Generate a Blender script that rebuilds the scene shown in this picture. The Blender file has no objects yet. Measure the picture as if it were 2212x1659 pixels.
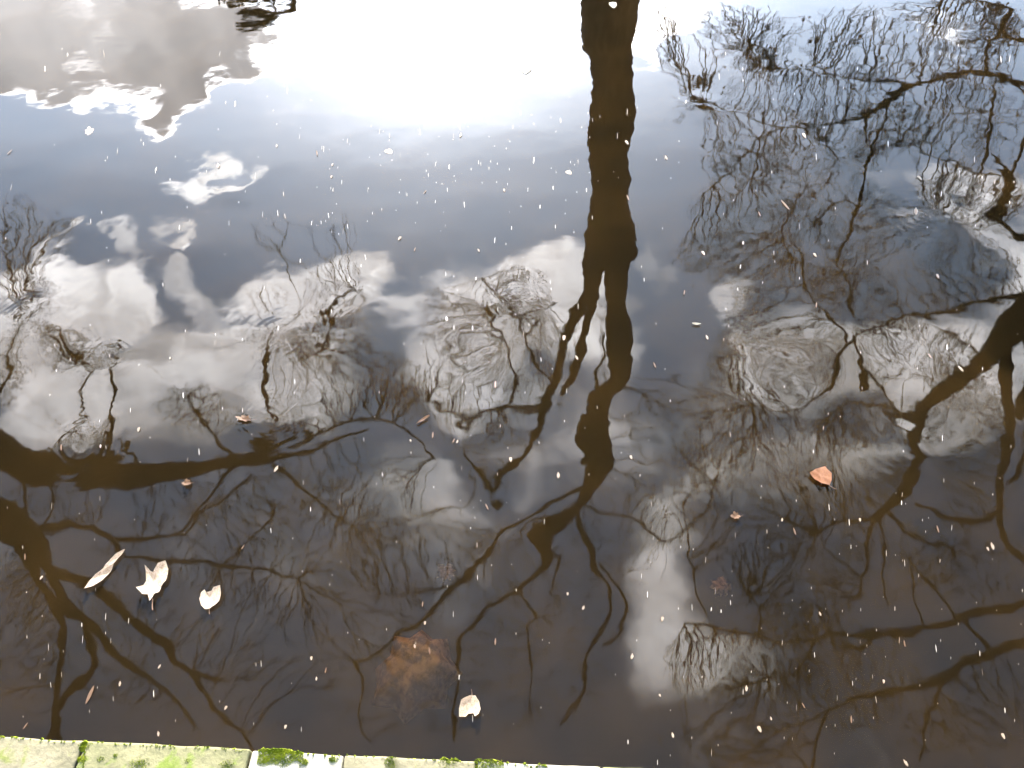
import bpy, bmesh, math, random
import numpy as np
from mathutils import Vector, Matrix
random.seed(11); rng = np.random.default_rng(11)
S = bpy.context.scene; COL = S.collection
R = math.radians

# ------------------------------------------------------------------ camera
CAM_H = 2.6; PITCH = 50.0; HFOV = 66.0
cd = bpy.data.cameras.new('camera'); cam = bpy.data.objects.new('camera', cd); COL.objects.link(cam)
cam.location = (0, 0, CAM_H); cam.rotation_euler = (R(90 - PITCH), 0, 0)
cd.sensor_width = 36; cd.lens = 18 / math.tan(R(HFOV / 2)); cd.clip_start = 0.05; cd.clip_end = 5000
S.camera = cam

# the photograph measured on a 2212 x 1659 grid: turns a measured spot into a direction
F = 1106 / math.tan(R(HFOV / 2)); cp, sp = math.cos(R(PITCH)), math.sin(R(PITCH))
def view_dir(px, py):
    a = (px - 1106) / F; b = -(py - 829.5) / F
    d = Vector((a, cp + b * sp, -sp + b * cp)); d.normalize(); return d
def on_plane(px, py, z=0.0):
    d = view_dir(px, py); t = (CAM_H - z) / -d.z
    return Vector((d.x * t, d.y * t, z))
def sky_dir(px, py):
    d = view_dir(px, py); return Vector((d.x, d.y, -d.z))
def mirrored(px, py, t):
    d = sky_dir(px, py); return Vector((0, 0, -CAM_H)) + d * t

# ------------------------------------------------------------------ light
sun_v = sky_dir(925, -75)
SUN_EL = math.asin(sun_v.z); SUN_AZ = math.atan2(sun_v.x, sun_v.y)     # from +Y towards +X
sl = bpy.data.lights.new('sun', 'SUN'); so = bpy.data.objects.new('sun', sl); COL.objects.link(so)
sl.energy = 4.0; sl.angle = R(0.5); sl.color = (1.0, 0.93, 0.82)
so.rotation_euler = sun_v.to_track_quat('Z', 'Y').to_euler(); so.location = (0, 30, 30)
S.view_settings.view_transform = 'Standard'; S.view_settings.look = 'None'
S.view_settings.gamma = 1; S.view_settings.use_curve_mapping = False
S.view_settings.exposure = 2.3
S.cycles.max_bounces = 5; S.cycles.diffuse_bounces = 1; S.cycles.glossy_bounces = 2; S.cycles.transmission_bounces = 2; S.cycles.transparent_max_bounces = 6

# ------------------------------------------------------------------ node helpers
class NT:
    def __init__(s, nt): s.nt = nt; s.n = nt.nodes; s.l = nt.links
    def put(s, sock, v):
        if isinstance(v, bpy.types.NodeSocket): s.l.new(v, sock)
        elif v is not None: sock.default_value = v
    def node(s, typ, ins=None, **kw):
        n = s.n.new(typ)
        for k, v in kw.items(): setattr(n, k, v)
        for k, v in (ins or {}).items(): s.put(n.inputs[k], v)
        return n
    def math(s, op, a, b=None, c=None, clamp=False):
        n = s.n.new('ShaderNodeMath'); n.operation = op; n.use_clamp = clamp
        s.put(n.inputs[0], a)
        if b is not None: s.put(n.inputs[1], b)
        if c is not None: s.put(n.inputs[2], c)
        return n.outputs[0]
    def vec(s, op, a, b=None, out=0, scale=None):
        n = s.n.new('ShaderNodeVectorMath'); n.operation = op; s.put(n.inputs[0], a)
        if b is not None: s.put(n.inputs[1], b)
        if scale is not None: s.put(n.inputs['Scale'], scale)
        return n.outputs[out]
    def ramp(s, v, a, b, lo=0.0, hi=1.0, smooth=True):
        n = s.n.new('ShaderNodeMapRange'); n.interpolation_type = 'SMOOTHSTEP' if smooth else 'LINEAR'
        s.put(n.inputs[0], v); s.put(n.inputs[1], a); s.put(n.inputs[2], b); s.put(n.inputs[3], lo); s.put(n.inputs[4], hi)
        return n.outputs[0]
    def mix(s, f, a, b):
        n = s.n.new('ShaderNodeMix'); n.data_type = 'RGBA'
        s.put(n.inputs[0], f); s.put(n.inputs[6], a); s.put(n.inputs[7], b); return n.outputs[2]
    def noise(s, vec, scale, detail=2, rough=.5, out=0, dist=0):
        n = s.n.new('ShaderNodeTexNoise'); s.put(n.inputs['Vector'], vec)
        n.inputs['Scale'].default_value = scale; n.inputs['Detail'].default_value = detail
        n.inputs['Roughness'].default_value = rough; n.inputs['Distortion'].default_value = dist
        return n.outputs[out]
def rgb(*c): return (c[0], c[1], c[2], 1)

# ------------------------------------------------------------------ sky with clouds
W = bpy.data.worlds.new('World'); S.world = W; W.use_nodes = True
w = NT(W.node_tree); w.n.clear()
D = w.node('ShaderNodeTexCoord').outputs['Generated']
D = w.vec('NORMALIZE', D)
sk = w.node('ShaderNodeTexSky', sky_type='NISHITA', sun_disc=False)
sk.sun_elevation = SUN_EL; sk.sun_rotation = SUN_AZ; sk.air_density = 1.0; sk.dust_density = 1.5; sk.ozone_density = 1.0
SKY_STRENGTH = 0.10
sep = w.node('ShaderNodeSeparateXYZ', {0: D})
zc = w.math('MAXIMUM', sep.outputs[2], 0.03)
U = w.math('DIVIDE', sep.outputs[0], zc); V = w.math('DIVIDE', sep.outputs[1], zc)
P0 = w.node('ShaderNodeCombineXYZ', {0: U, 1: V}).outputs[0]            # spot on the cloud layer
wn1 = w.vec('SUBTRACT', w.noise(P0, 2.2, 3, .6, out=1), (.5, .5, .5))
wn2 = w.vec('SUBTRACT', w.noise(P0, 9.0, 4, .65, out=1), (.5, .5, .5))
rad = w.vec('LENGTH', P0, out=1)
P = w.vec('ADD', P0, w.vec('SCALE', wn1, scale=w.math('MULTIPLY', rad, .34)))
P = w.vec('ADD', P, w.vec('SCALE', wn2, scale=w.math('MULTIPLY', rad, .075)))
def uv(px, py):
    d = sky_dir(px, py); return Vector((d.x / d.z, d.y / d.z))
_sp = w.node('ShaderNodeSeparateXYZ', {0: P})
Q1 = w.node('ShaderNodeCombineXYZ', {0: w.math('MULTIPLY', _sp.outputs[0], _sp.outputs[0]), 1: w.math('MULTIPLY', _sp.outputs[0], _sp.outputs[1]), 2: w.math('MULTIPLY', _sp.outputs[1], _sp.outputs[1])}).outputs[0]
Q2 = w.node('ShaderNodeCombineXYZ', {0: _sp.outputs[0], 1: _sp.outputs[1], 2: 1.0}).outputs[0]
def blob(px, py, rx, ry, rot, soft, wt):
    c = uv(px, py); ca, sa = math.cos(R(rot)), math.sin(R(rot))
    ex = (uv(px + rx * ca, py + rx * sa) - uv(px - rx * ca, py - rx * sa)) / 2
    ey = (uv(px - ry * sa, py + ry * ca) - uv(px + ry * sa, py - ry * ca)) / 2
    M = Matrix(((ex.x, ey.x), (ex.y, ey.y))).inverted()
    a_ = M[0][0] ** 2 + M[1][0] ** 2; b_ = 2 * (M[0][0] * M[0][1] + M[1][0] * M[1][1]); c_ = M[0][1] ** 2 + M[1][1] ** 2
    d_ = -2 * a_ * c.x - b_ * c.y; e_ = -2 * c_ * c.y - b_ * c.x; f_ = a_ * c.x ** 2 + b_ * c.x * c.y + c_ * c.y ** 2
    q = w.math('ADD', w.vec('DOT_PRODUCT', Q1, (a_, b_, c_), out=1), w.vec('DOT_PRODUCT', Q2, (d_, e_, f_), out=1))
    return w.ramp(q, 1 + soft, max(1 - soft, 0), 0, wt)
def total(lst):
    acc = None
    for b in lst:
        v = blob(*b); acc = v if acc is None else w.math('ADD', acc, v)
    return acc
# heavy cumulus: bright torn rim, grey core
heavy = [(140, 40, 330, 130, 0, .9, 1.0), (380, 90, 150, 130, 20, .8, .8), (430, 215, 55, 40, -20, .8, .7), (200, 190, 120, 50, -10, .8, .6),
         (60, 190, 90, 40, 0, .8, .5), (465, 70, 90, 110, 0, .8, .6), (440, 190, 70, 70, 0, .8, .5), (-260, 60, 300, 150, 0, .9, 1.0)]
# soft bright clouds
soft = [(505, 380, 75, 36, 5, .9, .85), (440, 490, 75, 34, 30, .9, .9), (300, 495, 42, 55, 0, .9, .6), (435, 590, 65, 38, 30, .9, .65),
        (165, 440, 50, 32, 0, .8, 1.1), (110, 505, 60, 26, -55, .8, .7), (60, 580, 70, 30, -20, .9, .5),
        (290, 625, 75, 60, 0, .7, 1.0), (120, 640, 150, 70, 0, .8, .95), (120, 800, 200, 110, 0, .9, .8),
        (400, 745, 160, 75, -15, .8, .9), (640, 650, 190, 85, -25, .7, .95), (780, 640, 85, 95, 0, .7, .7), (600, 830, 150, 110, 0, .9, .75),
        (350, 900, 140, 80, 0, .9, .5), (130, 950, 150, 90, 0, .9, .7), (1180, 590, 130, 55, -20, .7, .75), (1120, 680, 170, 90, 0, .9, .75), (1290, 700, 80, 110, 0, .9, .6),
        (960, 730, 110, 90, 0, .9, .65), (1050, 830, 150, 60, 0, .9, .5), (1385, 560, 35, 50, 0, .9, .5), (1405, 55, 55, 70, 0, .9, 1.2),
        (1590, 620, 70, 45, 0, .8, .7), (1700, 740, 130, 100, 0, .9, .75), (1950, 740, 170, 80, 0, .9, .85), (2080, 410, 110, 60, 20, .9, .55), (2190, 520, 90, 110, 0, .9, .45),
        (1960, 470, 50, 40, 0, .9, .45), (2050, 860, 150, 90, 0, .9, .55), (1560, 860, 150, 110, 0, .9, .4), (930, 1080, 85, 55, 30, .98, .40), (850, 1010, 60, 50, 0, .9, .35), (1160, 560, 90, 30, -20, .9, .4),
        (1440, 1180, 90, 120, 0, .95, .55), (1430, 1310, 80, 110, 0, .98, .42), (1250, 950, 150, 110, 0, .95, .35), (700, 1180, 500, 160, 0, .95, .18), (1450, 1420, 100, 90, 0, .98, .62), (1600, 1440, 110, 60, 0, .9, .6), (1650, 1020, 200, 70, 0, .9, .6),
        (2230, 700, 200, 120, 0, .9, .6), (-150, 700, 200, 120, 0, .9, .7), (1990, 20, 120, 30, 10, .9, .3)]
dH = total(heavy); dS = total(soft)
nf = w.noise(D, 6.5, 5, .6); nf2 = w.noise(w.vec('ADD', D, w.vec('SCALE', wn1, scale=.1)), 20, 5, .62)
tex = w.math('ADD', w.math('MULTIPLY', nf, .65), w.math('MULTIPLY', nf2, .35))
dH2 = w.math('ADD', dH, w.math('MULTIPLY', w.math('SUBTRACT', tex, .5), 1.5))
aH = w.ramp(dH2, .28, .40)
coreH = w.ramp(w.math('ADD', dH2, w.math('MULTIPLY', w.math('SUBTRACT', nf, .5), -.6)), .60, 1.05)
dS2 = w.math('ADD', w.math('MULTIPLY', dS, .9), w.math('MULTIPLY', w.math('SUBTRACT', tex, .5), 1.7))
# beyond the clouds that show, the same broken cloud goes on
gen = w.math('ADD', w.math('MULTIPLY', w.ramp(w.noise(P0, .9, 2), .5, .75), .5), w.math('MULTIPLY', w.math('SUBTRACT', tex, .5), 1.2))
back = w.ramp(sep.outputs[1], .12, -.1)
aS = w.ramp(dS2, .06, .85, 0, .95)
aS = w.math('MAXIMUM', aS, w.math('MULTIPLY', w.ramp(gen, .3, .9, 0, .9), back))
# angle from the sun drives how bright air, veil and cloud are
cosang = w.vec('DOT_PRODUCT', D, tuple(sun_v), out=1)
ang = w.math('ARCCOSINE', w.math('MINIMUM', cosang, .99999))
def glow(k): return w.math('EXPONENT', w.math('MULTIPLY', ang, -k))
gl_near = glow(14.5); gl_wide = glow(2.6)
sp2 = w.node('ShaderNodeMapping', {0: P0}); sp2.inputs['Rotation'].default_value = (0, 0, R(-18)); sp2.inputs['Scale'].default_value = (.45, 2.2, 1)
streak = w.noise(w.vec('ADD', sp2.outputs[0], w.vec('SCALE', wn1, scale=.15)), 1.6, 3, .5)
streak = w.ramp(streak, .3, .7, .5, 1.45)
veil = w.math('MULTIPLY', w.math('ADD', w.math('MULTIPLY', gl_near, 14.0), w.math('MULTIPLY', gl_wide, .75)), streak)
sky_col = w.vec('SCALE', sk.outputs[0], scale=SKY_STRENGTH)
blue = w.vec('SCALE', w.node('ShaderNodeCombineXYZ', {0: .52, 1: .80, 2: 1.22}).outputs[0], scale=w.math('MULTIPLY', glow(3.1), 2.9)); sky_col = w.vec('ADD', sky_col, blue)
air = w.vec('ADD', sky_col, w.vec('MULTIPLY', w.node('ShaderNodeCombineXYZ', {0: veil, 1: veil, 2: veil}).outputs[0], (.93, .97, 1.02)))
c_soft = w.math('ADD', w.math('MULTIPLY', glow(1.5), 9.3), .9)
c_soft = w.math('MULTIPLY', c_soft, w.ramp(w.noise(P, 6, 5, .65), .28, .72, .45, 1.3))
colS = w.vec('MULTIPLY', w.node('ShaderNodeCombineXYZ', {0: c_soft, 1: c_soft, 2: c_soft}).outputs[0], (1, .985, .99))
rimv = w.math('ADD', w.math('MULTIPLY', glow(2.0), 9.0), 1.5)
corev = w.math('MULTIPLY', w.math('ADD', w.math('MULTIPLY', glow(2.0), 1.2), .45), w.ramp(nf, .3, .7, .72, 1.35))
hv = w.math('ADD', w.math('MULTIPLY', rimv, w.math('SUBTRACT', 1, coreH)), w.math('MULTIPLY', corev, coreH))
colH = w.vec('MULTIPLY', w.node('ShaderNodeCombineXYZ', {0: hv, 1: hv, 2: hv}).outputs[0], (1, .975, .985))
c1 = w.mix(aS, air, colS); c2 = w.mix(aH, c1, colH)
below = w.ramp(sep.outputs[2], -.02, .02)
c3 = w.mix(below, rgb(.25, .25, .24), c2)
bg = w.node('ShaderNodeBackground', {0: c3, 1: 1.0})
w.node('ShaderNodeOutputWorld', {0: bg.outputs[0]})
W.cycles.sampling_method = 'NONE'

# ------------------------------------------------------------------ object helpers
def tag(o, label=None, cat=None, group=None, kind=None):
    if label: o['label'] = label
    if cat: o['category'] = cat
    if group: o['group'] = group
    if kind: o['kind'] = kind
    return o
def mesh_obj(name, verts, faces, mat, parent=None, smooth=True):
    me = bpy.data.meshes.new(name); me.from_pydata([tuple(v) for v in verts], [], [tuple(f) for f in faces])
    if smooth: me.polygons.foreach_set('use_smooth', [True] * len(me.polygons))
    me.materials.append(mat); me.update()
    o = bpy.data.objects.new(name, me); COL.objects.link(o); o.parent = parent
    return o
def np_mesh(name, V, Fc, mat, parent=None, smooth=True):
    """V (n,3), Fc (m,k) integer array"""
    me = bpy.data.meshes.new(name); k = Fc.shape[1]
    me.vertices.add(len(V)); me.vertices.foreach_set('co', V.astype(np.float32).ravel())
    me.loops.add(Fc.size); me.loops.foreach_set('vertex_index', Fc.astype(np.int32).ravel())
    me.polygons.add(len(Fc)); me.polygons.foreach_set('loop_start', np.arange(0, Fc.size, k, dtype=np.int32))
    me.polygons.foreach_set('use_smooth', np.full(len(Fc), smooth)); me.materials.append(mat)
    me.update(calc_edges=True); me.validate()
    o = bpy.data.objects.new(name, me); COL.objects.link(o); o.parent = parent
    return o
def empty(name, loc, label, cat, group=None):
    o = bpy.data.objects.new(name, None); COL.objects.link(o); o.location = loc; o.empty_display_size = .2
    return tag(o, label, cat, group)
def mat(name):
    m = bpy.data.materials.new(name); m.use_nodes = True; t = NT(m.node_tree); t.n.clear()
    return m, t
def surf(t, shader, volume=None):
    o = t.node('ShaderNodeOutputMaterial'); t.l.new(shader, o.inputs[0])
    if volume is not None: t.l.new(volume, o.inputs[1])
    return o
def principled(t, col, rough=.8, spec=.3, normal=None):
    n = t.node('ShaderNodeBsdfPrincipled'); t.put(n.inputs['Base Color'], col); t.put(n.inputs['Roughness'], rough)
    t.put(n.inputs['Specular IOR Level'], spec)
    if normal is not None: t.put(n.inputs['Normal'], normal)
    return n.outputs[0]
def bumpn(t, h, dist, strength=1.0):
    b = t.node('ShaderNodeBump'); t.put(b.inputs['Height'], h); b.inputs['Distance'].default_value = dist; b.inputs['Strength'].default_value = strength
    return b.outputs[0]

# ------------------------------------------------------------------ materials
def bark_mat(name, dark, light, moss):
    m, t = mat(name); c = t.node('ShaderNodeTexCoord').outputs['Object']
    mp = t.node('ShaderNodeMapping', {0: c}); mp.inputs['Scale'].default_value = (6, 6, 1.6)
    n = t.noise(mp.outputs[0], 2.5, 5, .65); n2 = t.noise(c, 1.3, 3, .6)
    col = t.mix(t.ramp(n, .35, .65), rgb(*dark), rgb(*light))
    col = t.mix(t.ramp(n2, .52, .68), col, rgb(*moss))
    surf(t, principled(t, col, .9, .2, bumpn(t, n, .04))); return m
M_bark = bark_mat('bark', (.045, .035, .025), (.11, .09, .065), (.07, .085, .03))
M_bark2 = bark_mat('bark_brown', (.05, .033, .02), (.12, .085, .05), (.075, .075, .03))
m, t = mat('twig'); c = t.node('ShaderNodeTexCoord').outputs['Object']
surf(t, principled(t, t.mix(t.noise(c, 2.0, 2), rgb(.05, .038, .026), rgb(.13, .085, .05)), .85, .2)); M_twig = m
m, t = mat('dry_leaves'); c = t.node('ShaderNodeTexCoord').outputs['Object']
lc = t.mix(t.ramp(t.noise(c, 3.0, 2), .35, .65), rgb(.10, .055, .025), rgb(.18, .11, .055))
a = principled(t, lc, .7, .2); b = t.node('ShaderNodeBsdfTranslucent', {0: lc}).outputs[0]
mx = t.node('ShaderNodeMixShader', {0: .35}); t.l.new(a, mx.inputs[1]); t.l.new(b, mx.inputs[2]); surf(t, mx.outputs[0]); M_dry = m
m, t = mat('needles'); c = t.node('ShaderNodeTexCoord').outputs['Object']
surf(t, principled(t, t.mix(t.noise(c, 2.0, 3), rgb(.02, .035, .018), rgb(.05, .07, .03)), .8, .2)); M_needle = m

# water: mirror on top (Fresnel), brown silty body below
TANG = (1.0, 0.0)
def water_material():
    m, t = mat('canal_water'); c = t.node('ShaderNodeTexCoord').outputs['Object']
    warp = t.vec('SCALE', t.vec('SUBTRACT', t.noise(c, 4.0, 2, .5, out=1), (.5, .5, .5)), scale=.12)
    cw = t.vec('MULTIPLY', t.vec('ADD', c, warp), (1, 1, 0))
    terms = []; r2 = t.vec('DOT_PRODUCT', cw, cw, out=1)
    for (px, py, s, A) in [(600, 720, .13, 2.2), (590, 900, .10, 1.6), (60, 690, .14, 1.9), (190, 960, .13, 1.8), (230, 780, .11, 1.2), (1130, 660, .11, 1.3), (1030, 760, .10, -1.2), (800, 640, .12, 1.3),
                           (1190, 960, .12, .9), (1990, 980, .12, 2.0), (1700, 800, .14, -1.6), (1580, 720, .12, 1.4), (1830, 700, .13, 1.3), (2060, 470, .16, 2.4),
                           (1520, 230, .13, 1.8), (1790, 330, .12, 1.4), (510, 410, .10, 1.3), (160, 480, .13, 1.3), (400, 540, .10, .9), (1080, 1130, .10, .8), (980, 980, .11, 1.1)]:
        p = on_plane(px, py); q = t.math('ADD', t.vec('DOT_PRODUCT', cw, (-2 * p.x, -2 * p.y, 0), out=1), r2)
        e = t.math('EXPONENT', t.math('MULTIPLY_ADD', q, -1 / (s * s * 1.3), -(p.x ** 2 + p.y ** 2) / (s * s * 1.3)))
        terms.append(t.math('MULTIPLY', e, A * .0018))
    for (px, py, s_, A, k_) in [(600, 715, .17, 2.6, 190), (55, 690, .16, 2.4, 200), (175, 965, .17, 2.4, 180), (590, 895, .12, 3.0, 230), (1120, 640, .13, 2.0, 210), (1990, 470, .22, 2.6, 150), (230, 770, .13, 2.0, 210), (1590, 720, .17, 2.2, 190), (1960, 980, .15, 1.8, 160)]:
        p = on_plane(px, py); dv = t.vec('SUBTRACT', cw, (p.x, p.y, 0)); r_ = t.vec('LENGTH', dv, out=1)
        e = t.math('EXPONENT', t.math('MULTIPLY', t.math('MULTIPLY', r_, r_), -1 / (s_ * s_)))
        terms.append(t.math('MULTIPLY', t.math('MULTIPLY', e, t.math('COSINE', t.math('MULTIPLY', r_, float(k_)))), A * .00001))
    acc = terms[0]
    for x in terms[1:]: acc = t.math('ADD', acc, x)
    swell = t.math('MULTIPLY', t.noise(c, 2.6, 1, .4), .0020)
    mid = t.math('MULTIPLY', t.noise(c, 9.0, 1, .4), .00034)
    mp = t.node('ShaderNodeMapping', {0: c}); mp.inputs['Scale'].default_value = (1, 1, 1)
    # gusty patches where the small ripples are stronger
    gust = t.ramp(t.noise(c, 1.4, 1), .35, .65, .45, 1.0)
    fine = t.math('MULTIPLY', t.math('MULTIPLY', t.noise(mp.outputs[0], 26.0, 1, .5), gust), .00005)
    h = t.math('ADD', t.math('ADD', acc, swell), t.math('ADD', mid, fine))
    N = bumpn(t, h, 1.0)
    inc = t.node('ShaderNodeNewGeometry').outputs['Incoming']
    cs = t.math('ABSOLUTE', t.vec('DOT_PRODUCT', inc, N, out=1))
    fr = t.math('ADD', t.math('MULTIPLY', t.math('POWER', t.math('SUBTRACT', 1, cs, clamp=True), 5), .98), .02)
    silt = t.mix(t.ramp(t.noise(c, 2.6, 3, .6), .3, .7), rgb(.0135, .0088, .0038), rgb(.0275, .0162, .0055))
    dif = t.node('ShaderNodeBsdfDiffuse', {0: silt}).outputs[0]
    tr = t.node('ShaderNodeBsdfTransparent', {0: rgb(.9, .8, .6)}).outputs[0]
    body = t.node('ShaderNodeMixShader', {0: .45}); t.l.new(dif, body.inputs[1]); t.l.new(tr, body.inputs[2])
    # ripples finer than the eye resolves run across the canal and smear mirrored things up and down
    gl = t.node('ShaderNodeBsdfGlossy', {0: rgb(1, 1, 1), 'Roughness': 0.022, 'Anisotropy': 0.6}, distribution='BECKMANN'); gl.inputs['Tangent'].default_value = (1, 0, 0) if hasattr(gl.inputs['Tangent'], 'default_value') else (1, 0, 0)
    cx_ = t.node('ShaderNodeCombineXYZ', {0: TANG[0], 1: TANG[1], 2: 0.0}); t.l.new(cx_.outputs[0], gl.inputs['Tangent']); t.l.new(N, gl.inputs['Normal'])
    mx = t.node('ShaderNodeMixShader'); t.l.new(fr, mx.inputs[0]); t.l.new(body.outputs[0], mx.inputs[1]); t.l.new(gl.outputs[0], mx.inputs[2])
    va = t.node('ShaderNodeVolumeAbsorption', {0: rgb(.72, .55, .28), 1: 22.0})
    surf(t, mx.outputs[0], va.outputs[0]); return m
M_water = water_material()
m, t = mat('mud'); c = t.node('ShaderNodeTexCoord').outputs['Object']
surf(t, principled(t, t.mix(t.noise(c, 2, 4), rgb(.03, .022, .012), rgb(.06, .042, .025)), .9, .2)); M_mud = m
m, t = mat('grass_ground'); c = t.node('ShaderNodeTexCoord').outputs['Object']
n = t.noise(c, 3, 5, .6)
surf(t, principled(t, t.mix(t.ramp(n, .4, .65), rgb(.04, .065, .02), rgb(.10, .085, .04)), .9, .1, bumpn(t, n, .05))); M_grass = m
def stone_mat(name, base, alt, lichen, amt):
    m, t = mat(name); c = t.node('ShaderNodeTexCoord').outputs['Object']
    n1 = t.noise(c, 9, 5, .65); n2 = t.noise(c, 45, 4, .6); n3 = t.noise(c, 22, 4, .6, dist=.4)
    col = t.mix(t.ramp(n1, .3, .7), rgb(*base), rgb(*alt))
    col = t.mix(t.ramp(n2, .55, .75, 0, .5), col, rgb(.10, .085, .06))
    col = t.mix(t.ramp(n3, amt, amt + .14, 0, .8), col, rgb(*lichen))
    h = t.math('ADD', n1, t.math('MULTIPLY', n2, .5))
    surf(t, principled(t, col, .9, .15, bumpn(t, h, .006))); return m
M_st = [stone_mat('sandstone_green', (.135, .13, .065), (.19, .175, .095), (.11, .15, .02), .54),
        stone_mat('sandstone_pale', (.25, .23, .165), (.36, .33, .26), (.15, .17, .04), .62),
        stone_mat('sandstone_buff', (.15, .135, .08), (.21, .185, .12), (.13, .15, .03), .58)]
m, t = mat('moss'); c = t.node('ShaderNodeTexCoord').outputs['Object']
surf(t, principled(t, t.mix(t.ramp(t.noise(c, 60, 2), .35, .65), rgb(.15, .20, .012), rgb(.36, .40, .04)), .9, .1)); M_moss = m
m, t = mat('joint_soil'); surf(t, principled(t, rgb(.035, .04, .015), .95, .1)); M_joint = m
def leaf_mat(name, a, b, rough=.45):
    m, t = mat(name); c = t.node('ShaderNodeTexCoord').outputs['Object']
    n = t.noise(c, 28, 4, .6); n2 = t.noise(c, 110, 2, .5)
    col = t.mix(t.ramp(n, .35, .65), rgb(*a), rgb(*b)); col = t.mix(t.ramp(n2, .6, .75, 0, .5), col, rgb(a[0] * .5, a[1] * .45, a[2] * .4))
    s = principled(t, col, rough, .5, bumpn(t, n, .004)); tl = t.node('ShaderNodeBsdfTranslucent', {0: col}).outputs[0]
    mx = t.node('ShaderNodeMixShader', {0: .42}); t.l.new(s, mx.inputs[1]); t.l.new(tl, mx.inputs[2]); surf(t, mx.outputs[0]); return m
M_leaf = {'tan': leaf_mat('leaf_tan', (.40, .22, .10), (.88, .76, .62)), 'orange': leaf_mat('leaf_orange', (.22, .065, .02), (.42, .17, .06)),
          'brown': leaf_mat('leaf_brown', (.20, .10, .05), (.32, .19, .11)), 'pale': leaf_mat('leaf_pale', (.5, .42, .3), (.62, .55, .42))}
m, t = mat('sunken_leaf'); c = t.node('ShaderNodeTexCoord').outputs['Object']
surf(t, principled(t, t.mix(t.ramp(t.noise(c, 3.2, 4, .65), .38, .62), rgb(.13, .11, .045), rgb(.44, .38, .19)), .8, .1)); M_sunk = m
m, t = mat('seed'); oi = t.node('ShaderNodeObjectInfo').outputs['Random']  # pale colour of the slivers that stand in for streaked glints
surf(t, principled(t, t.mix(oi, rgb(.14, .09, .05), rgb(.50, .44, .36)), .5, .4)); M_glint = m

# ------------------------------------------------------------------ setting: canal, banks
COPE_Z = 0.9
e0 = on_plane(0, 1590, COPE_Z); e1 = on_plane(1180, 1651, COPE_Z)
ux = (e1 - e0); ux.z = 0; ux.normalize(); uy = Vector((-ux.y, ux.x, 0))          # along and across the quay edge
ANG = math.atan2(ux.y, ux.x)
def quay(s, d, z): return Vector((e0.x, e0.y, 0)) + ux * s + uy * d + Vector((0, 0, z))   # d>0 = over the water
def box_pts(s0, s1, d0, d1, z0, z1):
    v = [quay(s, d, z) for z in (z0, z1) for (s, d) in ((s0, d0), (s1, d0), (s1, d1), (s0, d1))]
    f = [(3, 2, 1, 0), (4, 5, 6, 7), (0, 1, 5, 4), (1, 2, 6, 5), (2, 3, 7, 6), (3, 0, 4, 7)]
    return v, f
CW = 10.2     # canal width
v, f = box_pts(-150, 150, -.10, CW + .1, -1.6, 0.0)
water = mesh_obj('water', v, f, M_water, smooth=False); tag(water, kind='structure')
v = [quay(-149, -.3, -1.3), quay(149, -.3, -1.3), quay(149, CW + .3, -1.3), quay(-149, CW + .3, -1.3)]
tag(mesh_obj('canal_bed', v, [(0, 1, 2, 3)], M_mud, smooth=False), kind='structure')
def strip(name, d0, d1, z, m_):
    v = [quay(-1500, d0, z), quay(1500, d0, z), quay(1500, d1, z), quay(-1500, d1, z)]
    return tag(mesh_obj(name, v, [(0, 1, 2, 3)], m_, smooth=False), kind='structure')
strip('far_bank', CW + .45, 1500, .86, M_grass); strip('towpath', -1500, -.47, .86, M_grass)

def stone_block(s0, s1, d0, d1, z0, z1, m_, parent, seed, rough=.003, name='coping_stone', nose=.006):
    bm = bmesh.new(); rs = random.Random(seed)
    nx = max(3, int((s1 - s0) / .03)); ny = max(3, int((d1 - d0) / .05))
    bmesh.ops.create_cube(bm, size=1)
    bmesh.ops.scale(bm, vec=(s1 - s0, d1 - d0, z1 - z0), verts=bm.verts)
    bmesh.ops.bevel(bm, geom=bm.edges[:], offset=nose, segments=3, affect='EDGES', profile=.6)
    bmesh.ops.subdivide_edges(bm, edges=[e for e in bm.edges if e.calc_length() > .08], cuts=9, use_grid_fill=True)
    from mathutils import noise as mn
    for vv in bm.verts:
        q = Vector((vv.co.x * 14 + seed * 7, vv.co.y * 14, vv.co.z * 14))
        n_ = mn.noise_vector(q) * rough + mn.noise_vector(q * 3) * rough * .4; vv.co += n_
    me = bpy.data.meshes.new(name); bm.to_mesh(me); bm.free(); me.materials.append(m_)
    me.polygons.foreach_set('use_smooth', [True] * len(me.polygons))
    o = bpy.data.objects.new(name, me); COL.objects.link(o)
    o.location = quay((s0 + s1) / 2, (d0 + d1) / 2, (z0 + z1) / 2); o.rotation_euler = (0, 0, ANG)
    if parent:
        o.parent = parent; o.matrix_parent_inverse = Matrix.Translation(-parent.location)
    return o
wall = empty('quay_wall', quay(.5, -.2, 0), 'sunlit sandstone quay edge with green moss along the near side of the canal', 'wall')
def s_of(px): # along-edge coordinate of a measured spot
    return (on_plane(px, 1590 + (px / 1180) * 61, COPE_Z) - e0).dot(ux)
cuts = [-1.6, -1.1, -.62, s_of(-160), s_of(183), s_of(543), s_of(745), s_of(1030), s_of(1300), s_of(1700), s_of(2100), 2.1, 2.7]
mats = [1, 2, 0, 2, 0, 1, 2, 1, 0, 1, 2, 0]
for i in range(len(cuts) - 1):
    stone_block(cuts[i] + .0015, cuts[i + 1] - .0015, -.46, 0.0 + random.uniform(-.002, .002), COPE_Z - .2, COPE_Z + random.uniform(-.002, .002), M_st[mats[i]], wall, i + 1)
v, f = box_pts(-1.6, 2.7, -.44, -.02, COPE_Z - .19, COPE_Z - .012)
j = mesh_obj('joint_filling', v, f, M_joint, smooth=False); j.parent = wall; j.matrix_parent_inverse = Matrix.Translation(-wall.location)
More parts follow.
